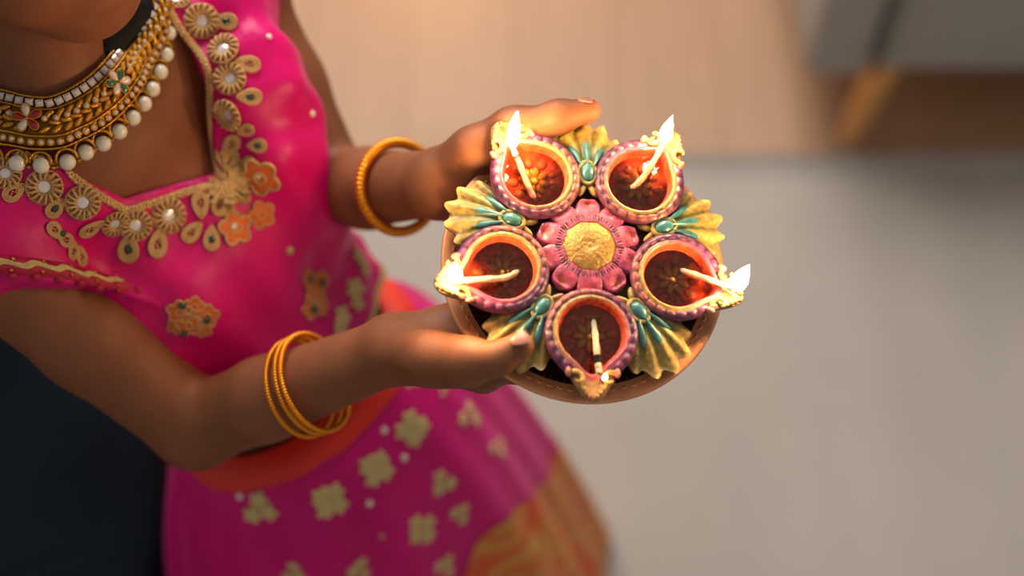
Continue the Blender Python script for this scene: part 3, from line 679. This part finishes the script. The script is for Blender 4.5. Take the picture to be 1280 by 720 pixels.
# stones (shared meshes)
mb = MB(); vq, fq = lathe([(.001, .55), (.5, .55), (.95, .2), (1, 0)], 4); v4 = vq @ np.array([[math.cos(.785), math.sin(.785), 0], [-math.sin(.785), math.cos(.785), 0], [0, 0, 1]])
me_sq = mesh('square_crystal', v4*np.array([1.3, 1.3, 1]), fq, M['crystal'], smooth=False)
v, f = lathe([(.001, .8), (.45, .75), (.85, .3), (.9, 0)], 8); me_rc = mesh('round_crystal', v, f, M['crystal'], smooth=False)
a = np.linspace(0, 2*math.pi, 18, endpoint=False); v, f = tube(np.c_[np.cos(a), np.sin(a), 0*a+.25], .26, 6, closed=True); me_bz = mesh('gold_bezel', v, f, M['gold'])
v, f = sphere(10, 7, s=(1, .46, .42)); v[:, 2] += .08*np.sin(v[:, 0]*14); me_lf = mesh('gold_leaf', v, f, M['gold'])
def petal_mesh(m, name):
    a = np.linspace(0, 2*math.pi, 24, endpoint=False); o2 = np.c_[.55-.5*np.cos(a), .34*np.sin(a)*np.sin(a/2)**.7]
    vv = [(*(np.array([.6, 0])+(q-np.array([.6, 0]))*s_), z) for s_, z in ((1, 0), (.96, .13), (.6, .2), (.02, .22)) for q in o2]; return mesh(name, vv, grid_faces(4, 24, False, True), m), o2
me_pr, o2 = petal_mesh(M['red_stone'], 'red_petal_stone'); me_pg, _ = petal_mesh(M['emerald'], 'green_petal_stone'); me_pc, _ = petal_mesh(M['crystal'], 'crystal_petal_stone')
v, f = tube(np.c_[o2*1.03, np.full(24, .1)], .06, 6, closed=True); me_pb = mesh('petal_bezel', v, f, M['gold'])
v, f = sphere(22, 14); me_pearl = mesh('pearl', v, f, M['pearl'])
a = np.linspace(-.25, math.pi+.25, 20); v, f = tube(np.c_[np.cos(a), np.sin(a), 0*a], .17, 7); me_arch = mesh('gold_arch', v, f, M['gold'])
v, f = sphere(8, 6); me_ball = mesh('gold_ball', v, f, M['gold'])
def setn(me, s, v_, sc, up=.001, rot=0.0):
    p_, t, n = nk(s, v_, up); b = np.cross(n, t); return link(me.name, me, neck, basis(p_, math.cos(rot)*t+math.sin(rot)*b, n, sc))
def find_s(px, py):                          # arc position + v nearest to a pixel
    best = None
    for i in range(0, NS, 2):
        for v_ in np.linspace(0, 1.05, 22):
            q = IS[i]+(OS[i]-IS[i])*v_; d = depth(q); x = 640+FPX*((q-CAM) @ Rv)/d; y = 360-FPX*((q-CAM) @ Uv)/d; e = (x-px)**2+(y-py)**2
            if best is None or e < best[0]: best = (e, Lc[i], v_)
    return best[1], best[2]
FL = [(*find_s(38, 152), 'r'), (*find_s(139, 106), 'g'), (*find_s(-75, 128), 'g')]
nearfl = lambda s, v_, r: any(math.hypot(s-q[0], (v_-q[1])*.042) < r for q in FL)
for s in np.arange(.004, LN-.003, .0066): setn(me_sq, s, .095, .0028)
for k, s in enumerate(np.arange(.004, LN-.003, .0068)):
    for v_, rt in ((.27, .5), (.40, -.3), (.50, .45)):
        if not nearfl(s, v_, .0088): setn(me_lf, s+.002*(v_ > .3), v_, .0042, .0014, rt)
    if not nearfl(s+.0034, .335, .0085): setn(me_rc, s+.0034, .335, .0019, .0022); setn(me_bz, s+.0034, .335, .0019, .0018)
for s in np.arange(.004, LN-.003, .0053): setn(me_rc, s, .685, .0019, .0012); setn(me_bz, s, .685, .0020, .0010)
for s0, v0, kd in FL:
    pet = [me_pr, me_pc, me_pr, me_pc, me_pr] if kd == 'r' else [me_pg, me_pc, me_pg, me_pc, me_pg, me_pc]
    for k, m_ in enumerate(pet):
        rt = 2*math.pi*k/len(pet)+.5; setn(m_, s0, v0, .0088, .0030, rt); setn(me_pb, s0, v0, .0088, .0030, rt)
    setn(me_ball, s0, v0, .0011, .0045)
PXP = [(-130, 118), (-112, 145), (-90, 166), (-66, 182), (-40, 194), (-10, 202), (22, 205), (51, 208), (84, 204), (107, 191), (129, 179), (149, 164), (166, 148), (179, 131), (191, 112), (200, 90), (208, 68), (211, 43), (206, 21), (199, 1), (190, -22)]
for q in PXP:
    s, v_ = find_s(*q); p_, t, n = nk(s, 1.0, .0006); b = np.cross(n, t); o_ = nk(s, .7)[0]; outd = nrm(p_-o_)
    link('pearl', me_pearl, neck, basis(p_, t, n, .0054)); 
    link('gold_arch', me_arch, neck, basis(p_-.0022*outd+.0006*n, t if np.cross(n, t) @ outd < 0 else -t, n, .0066))
    for sg in (-1, 1): link('gold_ball', me_ball, neck, basis(p_+sg*.0072*t+.0012*outd, t, n, .0015))

# ------------------------------------------------------------------ bangles
def bangle(c, ax, R, r, ridges, depth_, label, group=None, tilt=(0, 0)):
    u = nrm(np.cross(ax, (0, 0, 1))); w_ = np.cross(ax, u); ax2 = nrm(ax+tilt[0]*u+tilt[1]*w_); u = nrm(np.cross(ax2, (0, 0, 1))); w_ = np.cross(ax2, u)
    n = max(ridges*4, 96); a = np.linspace(0, 2*math.pi, n, endpoint=False); rr = r*(1+depth_*np.sin(a*ridges))
    v, f = tube(np.outer(np.cos(a), u)*R+np.outer(np.sin(a), w_)*R, rr, 10, closed=True)
    o = link('bangle', mesh('bangle', v, f, M['bangle']), None, Matrix.Translation(Vector(c))); tag(o, label, 'bangle', group)
fa = nrm(wrL-elL); bangle(elL+.66*(wrL-elL)-.001*ZZ, fa, .0318, .0036, 64, .16, 'thick ribbed golden bangle worn alone on the left wrist of the child')
fa = nrm(wrR-elR)
for k, (o_, tl) in enumerate([(-.0095, (.05, .02)), (-.0015, (-.01, .03)), (.0050, (.0, .0))]):
    bangle(elR+.60*(wrR-elR)+o_*fa-.003*ZZ, fa, .0342+.0004*k, .0018, 110, .18, 'thin golden bangle on the right forearm, '+('closest to the elbow of the three', 'between two others like it', 'closest to the hand of the three')[k], 'three thin bangles on one forearm', tl)
# ------------------------------------------------------------------ copper plate
def PL(a=0, b=0, c=0, rot=0.0, sc=1.0): return MP @ Matrix.Translation((a, b, c)) @ Matrix.Rotation(rot, 4, 'Z') @ Matrix.Scale(sc, 4)
plate = empty('plate', PC-.015*PN, 'round copper plate with embossed rim held in both hands', 'plate')
v, f = lathe([(.0805, -.0010), (.0860, .0004), (.0905, .0014), (.0922, .0012), (.0928, .0002), (.0920, -.0010), (.0850, -.0026), (.0790, -.0060), (.072, -.0135), (.060, -.0162), (.03, -.0165), (.001, -.0165)], 128)
link('rim', mesh('rim', v, f, M['copper']), plate, MP, 'shiny copper rim and underside')
nr = 110
def ribs(a, k, r, z):
    return (r, z+(.0017*math.sin(a*nr+ (r-.06)*260) if 1 <= k <= 5 else 0))
v, f = lathe([(.0812, -.0010), (.0790, -.0026), (.0750, -.0065), (.0710, -.0100), (.0650, -.0118), (.0600, -.0124), (.0560, -.0126), (.03, -.0126), (.001, -.0126)], 880, ribs)
link('ribbed_well', mesh('ribbed_well', v, f, M['copper_dark']), plate, MP, 'dark ribbed copper well')
mb = MB(); nb = 78
for k in range(nb):                                          # row of crescent punch marks on the rim
    a = 2*math.pi*k/nb; q = np.linspace(-1.3, 1.3, 7); c, s = math.cos(a), math.sin(a)
    lx = .0836+.0013*np.cos(q); ly = .0019*np.sin(q)
    mb.add(*tube(np.c_[lx*c-ly*s, lx*s+ly*c, 0*q+.0003], np.array([.0003, .0006, .0008, .0009, .0008, .0006, .0003]), 5))
link('crescent_marks', mb.mesh('crescent_marks', M['copper']), plate, MP)
# ------------------------------------------------------------------ painted clay star of five lamps
q0 = pp(737, 307, .025)-PC; SA, SB = q0 @ PE1, q0 @ PE2
print('star offset', SA, SB)
star = empty('oil_lamp_cluster', PC-.012*PN+SA*PE1+SB*PE2, 'painted clay cluster of five oil lamps around a pink flower, on the copper plate', 'oil lamp')
pur, mag, pnk, org, yel, grn, tea, red, drk = [np.array(srgb(*c)) for c in ((96, 48, 84), (150, 54, 94), (220, 88, 118), (214, 126, 78), (206, 162, 84), (128, 132, 48), (62, 142, 138), (226, 84, 44), (70, 46, 44))]
mixc = lambda a, b, t: a+(b-a)*t
def base_r(a): return .062+.010*math.cos(5*(a+math.pi/2))
mb = MB(); v, f = lathe([(.001, -.0106), (.9, -.0106), (.97, -.006), (1.0, .004), (.97, .010), (.8, .0135), (.5, .0155), (.001, .016)], 100, lambda a, k, r, z: (r*base_r(a) if r > .002 else r, z))
cc = np.array([mixc(mixc(drk, grn, .3), pur, .5+.5*math.sin(9*q[0]*40+q[1]*170)) for q in v]); mb.add(v, [t[::-1] for t in f], cc)
link('clay_base', mb.mesh('clay_base', M['paint'], col=True), star, PL(SA, SB))
# --- lamp bowl (local +x = spout)
def spt(a, w_): a = (a+math.pi) % (2*math.pi)-math.pi; return math.exp(-(a/w_)**2)
NA = 120; rings = []
def bowl_mesh():
    prof = []                                    # (outer fraction, z, colour fn)
    V, C = [], []
    spec = [('o', .55, -.020, pur), ('o', .84, -.013, pur), ('o', .97, -.006, pur), ('o', 1.00, -.0015, mag), ('o', .985, .0004, pur), ('s', .93, .0010, pur), ('s', .875, .0016, mag), ('s', .83, .0012, pnk), ('l', 1.13, .0012, mag), ('l', 1.09, .0024, org), ('l', 1.03, .0024, org), ('l', .99, .0008, red), ('l', .95, -.003, red), ('l', .88, -.007, red), ('l', .60, -.0092, red), ('l', .25, -.0096, red), ('l', .01, -.0096, red)]
    for kd, fr, z, col in spec:
        for i in range(NA):
            a = 2*math.pi*i/NA; e = spt(a, .42); ro = .0292+.0135*spt(a, .30)+.002*spt(a, .7); ri = .0212+.0058*spt(a, .33)
            if kd == 'l': r = ri*fr
            elif kd == 's': r = ri*1.13+(ro-ri*1.13)*(fr-.80)/.20
            else: r = ro*fr
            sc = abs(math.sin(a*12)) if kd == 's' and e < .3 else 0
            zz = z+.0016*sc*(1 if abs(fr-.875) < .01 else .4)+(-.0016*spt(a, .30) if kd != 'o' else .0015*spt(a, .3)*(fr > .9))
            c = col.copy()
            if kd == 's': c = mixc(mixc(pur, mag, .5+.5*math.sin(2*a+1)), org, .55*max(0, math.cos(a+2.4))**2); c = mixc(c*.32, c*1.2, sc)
            if kd == 'l' and z > .001: c = mixc(mixc(pnk, mag, .5), yel, .5+.5*math.cos(a+2.2))
            if e > .4 and z > -.004 and kd != 'l': c = mixc(c, yel, .75*e)
            V.append((r*math.cos(a), r*math.sin(a), zz)); C.append(c)
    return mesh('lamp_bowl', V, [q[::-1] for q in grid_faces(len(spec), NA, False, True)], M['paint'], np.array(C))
me_bowl = bowl_mesh()
v, f = lathe([(.001, -.0050), (.0206, -.0050)], 48, lambda a, k, r, z: (r+(.004*spt(a, .3) if k else 0), z)); me_oil = mesh('oil', v, [q[::-1] for q in f], M['oil'])
mb = MB()
for k in range(8): a = 2*math.pi*k/8; mb.add(*sphere(8, 6, (.0066*math.cos(a), .0066*math.sin(a), -.0080), (.0042, .0024, .0020), [[math.cos(a), -math.sin(a), 0], [math.sin(a), math.cos(a), 0], [0, 0, 1]]))
mb.add(*sphere(8, 6, (0, 0, -.0074), (.0034, .0034, .002)))
me_inf = mb.mesh('gold_inner_flower', M['gold_inner'])
mb = MB()
for k in range(9): a = 2*math.pi*(k+.5)/9; mb.add(*sphere(8, 6, (.0142*math.cos(a), .0142*math.sin(a), -.0090), (.0046, .0034, .0022), [[math.cos(a), -math.sin(a), 0], [math.sin(a), math.cos(a), 0], [0, 0, 1]]), c=mixc(red, org, .45+.2*(k % 3)))
me_inl = mb.mesh('red_inner_leaves', M['paint'], col=True)
def scroll_mesh(sg):                              # curled gold scroll beside the spout
    mb = MB(); a = np.linspace(0, 4.6, 34); r = .0052*(1-a/6.6)
    mb.add(*tube(np.c_[.0310+r*np.cos(a+2.6), sg*(.0102+r*np.sin(a+2.6)), .0022+.0007*a], .0017*(1-.3*a/4.6), 7), c=yel)
    for k in range(4): mb.add(*sphere(8, 6, (.0345+.0024*k, sg*(.0080-.0019*k), .0024-.0002*k), (.0026-.0002*k, .0022-.0002*k, .0022)), c=mixc(yel, org, .25*k % 1))
    mb.add(*sphere(8, 6, (.0262, sg*.0150, .0014), (.0034, .0022, .0020)), c=mixc(yel, pnk, .5))
    return mb.mesh('spout_scroll', M['paint'], col=True)
me_sc = [scroll_mesh(1), scroll_mesh(-1)]
BR, BZ = .0575, .0250
for k in range(5):
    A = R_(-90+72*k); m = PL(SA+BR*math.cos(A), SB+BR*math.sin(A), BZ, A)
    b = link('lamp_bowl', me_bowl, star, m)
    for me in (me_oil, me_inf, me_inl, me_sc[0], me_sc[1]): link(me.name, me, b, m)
# --- palmette leaf (local +x outward)
def leaf_mesh():
    nf, nr_ = 121, 16; V, C = [], []
    for i in range(nf):
        ph = (i/(nf-1)-.5)*2*R_(76); Rr = (.0190+.0270*max(0, math.cos(ph))**1.6)*(1+.06*math.cos(21*ph)); rib = .5+.5*math.cos(21*ph)
        for j in range(nr_):
            t = j/(nr_-1); r = Rr*t; e = t**1.5
            z = .004*math.sin(math.pi*min(1, t*1.15))*(.6+.4*math.cos(ph))+.0022*e*rib*(1-.5*t)-.006*t*t+(-.0012 if t > .97 else 0)
            c = mixc(grn*.62, yel, min(1, max(0, .08+.5*rib*t+max(0, t-.62)*1.5)))
            if abs(ph) > 1.1: c = mixc(c, yel*.8, .35)
            V.append((r*math.cos(ph), r*math.sin(ph), z)); C.append(c)
    n = len(V)
    for i in range(nf): p_ = V[i*nr_+nr_-1]; V.append((p_[0]*.96, p_[1]*.96, p_[2]-.0055)); C.append(mixc(yel, drk, .5))
    f = [q[::-1] for q in grid_faces(nf, nr_)]+[(i*nr_+nr_-1, (i+1)*nr_+nr_-1, n+i+1, n+i) for i in range(nf-1)]
    return mesh('leaf', V, f, M['paint'], np.array(C))
me_leaf = leaf_mesh()
def vein_mesh(ang, r0, r1, wd):
    nu, nv_ = 12, 7; V = []
    for i in range(nu):
        t = i/(nu-1); w_ = wd*(.25+.75*t)*math.sqrt(max(0, 1-((t-.62)/.42)**2 if t > .62 else 1))
        for j in range(nv_): s = j/(nv_-1)*2-1; V.append((r0+(r1-r0)*t, s*w_, .0052+.0012*(1-s*s)-.0052*t*t-(.0022 if abs(s) == 1 else 0)))
    V = np.array(V); c, s_ = math.cos(ang), math.sin(ang); return mesh('leaf_vein', V @ np.array([[c, s_, 0], [-s_, c, 0], [0, 0, 1]]), [q[::-1] for q in grid_faces(nu, nv_)], M['teal'])
me_veins = [vein_mesh(a, .0100, r1, .0037) for a, r1 in ((-.40, .027), (0, .030), (.40, .027))]
v, f = sphere(18, 10, (.0045, 0, .0046), (.0066, .0044, .0036)); me_cab = mesh('cabochon', v, f, M['teal'])
a = np.linspace(0, 2*math.pi, 40, endpoint=False); v, f = tube(np.c_[.0045+.0078*np.cos(a), .0055*np.sin(a), 0*a+.0044], .0015, 7, closed=True); me_cr2 = mesh('cabochon_ring', v, f, M['paint'], np.tile(mixc(yel, grn, .35), (len(v), 1)))
mb = MB()
for sg in (-1, 1):
    for w_ in (0, 1): mb.add(*sphere(10, 8, (-.0065, sg*(.0030+.0020*w_), .0022-.001*w_), (.0058, .0020, .0024), [[math.cos(sg*.5), math.sin(sg*.5), 0], [-math.sin(sg*.5), math.cos(sg*.5), 0], [0, 0, 1]]), c=mixc(yel, grn, .5*w_+.15))
me_bud = mb.mesh('leaf_bud', M['paint'], col=True)
for k in range(5):
    A = R_(-54+72*k); rr = .0470; m = PL(SA+rr*math.cos(A), SB+rr*math.sin(A), .0190, A)
    lf_ = link('leaf', me_leaf, star, m)
    for me in me_veins+[me_cab, me_cr2, me_bud]: link(me.name, me, lf_, m)
# --- central flower
def fpetal():
    nu, nv_ = 14, 13; V, C = [], []
    for i in range(nu):
        t = i/(nu-1); r = .0165+.0175*t; w_ = (.0052+.0042*math.sin(math.pi*min(1, .25+t*.62)))*(math.sqrt(max(0.02, 1-((t-.72)/.30)**2)) if t > .72 else 1)
        for j in range(nv_):
            s = j/(nv_-1)*2-1; dip = math.exp(-((t-.76)/.17)**2-(s/.50)**2)
            z = .0058-.0022*t*t+.0016*(1-s*s)-.0030*dip+.0012*math.exp(-((t-.95)/.08)**2)-(.006 if (abs(s) == 1 or i == nu-1) else 0)
            V.append((r, s*w_, z)); C.append(mixc(mixc(pnk, pur*.8, .12+.75*abs(s)**5), mixc(red, org, .3), .75*dip) if t > .2 else mixc(pur, pnk, .4+.6*(j % 2)))
    return mesh('flower_petal', V, [q[::-1] for q in grid_faces(nu, nv_)], M['paint'], np.array(C))
me_fp = fpetal()
for k in range(10): link('flower_petal', me_fp, star, PL(SA, SB, .0180, R_(36*k-90)))
v, f = lathe([(.0186, .001), (.0182, .0058), (.0168, .0082), (.013, .0100), (.007, .0110), (.003, .0112), (.0022, .0105), (.0012, .0112), (.0002, .0113)], 60); link('flower_disc', mesh('flower_disc', v, [q for q in f], M['gold_paint']), star, PL(SA, SB, .0165), 'textured gold disc of the flower')
mb = MB()
for k in range(64):
    a = 2*math.pi*k/64; c, s = math.cos(a), math.sin(a); mb.add(*tube([(.0178*c, .0178*s, .0072), (.0202*c, .0202*s, .0080), (.0218*c, .0218*s, .0070)], .00065, 5), c=mixc(pur, org, .35*(k % 2)))
link('stamen_ring', mb.mesh('stamen_ring', M['paint'], col=True), star, PL(SA, SB, .0173))
# --- wicks and flames
def flame_mesh(h, r, lean):
    n = 18; pr = [(max(.0001, r*math.sin(math.pi*(i/(n-1))**.72)**.9*(1-.25*i/(n-1))) if 0 < i < n-1 else .0001, h*i/(n-1)) for i in range(n)]
    v, f = lathe(pr, 16); t = v[:, 2]/h; v[:, 0] += lean[0]*t*t*h; v[:, 1] += lean[1]*t*t*h; return mesh('flame', v, f, M['flame'])
for pts, h, r, lean, nm, wm in [
    ([(669, 251, 0.0175), (660, 232, 0.0235), (650, 206, 0.0295), (641, 186, 0.0350)], .036, .0044, (.08, 0), 'lit cotton wick with the tallest flame, beside the left hand of the child', 0),
    ([(786, 238, 0.0175), (800, 226, 0.0225), (815, 205, 0.0295), (830, 179, 0.0350)], .027, .0044, (.10, 0), 'lit cotton wick in the lamp just past the tip of the left thumb', 0),
    ([(848, 337, 0.0175), (868, 343, 0.0240), (890, 351, 0.0295), (921, 362, 0.0320)], .027, .0054, (.12, 0), 'lit cotton wick with a broad round flame, in the lamp farthest from the child', 0),
    ([(650, 338, 0.0175), (632, 347, 0.0235), (606, 349, 0.0290), (570, 352, 0.0315)], .020, .0044, (.0, 0), 'lit cotton wick with a short flame, in the lamp between both hands', 0),
    ([(741, 397, 0.0175), (744, 418, 0.0225), (746, 440, 0.0290), (749, 466, 0.0310)], .0075, .0016, (.1, 0), 'cotton wick with a charred tip and barely any flame', 1)]:
    w3 = spline([pp(*q) for q in pts], 26); t_ = np.linspace(0, 1, 26)
    wk = empty('cotton_wick', w3[0], nm, 'wick', 'cotton wicks in the lamp bowls')
    rr = .0020*(1+.09*np.sin(t_*23))*np.where(t_ < .1, .8, 1); v, f = tube(w3, rr, 9); link('strand', mesh('strand', v, f, M['wick']), wk)
    tip = w3[-1]; d = nrm(w3[-1]-w3[-4]); v, f = tube([tip-.006*d*(1+wm*.9), tip-.003*d, tip+.0012*d], [.0022, .0021, .0010], 9); link('burnt_tip', mesh('burnt_tip', v, f, M['char']), wk)
    fm = flame_mesh(h, r, lean)
    if wm: fm.materials[0] = M['ember']
    link('flame', fm, wk, Matrix.Translation(Vector(tip+.0006*ZZ+(.004*d-.002*PN+.003*Rv)*wm)))
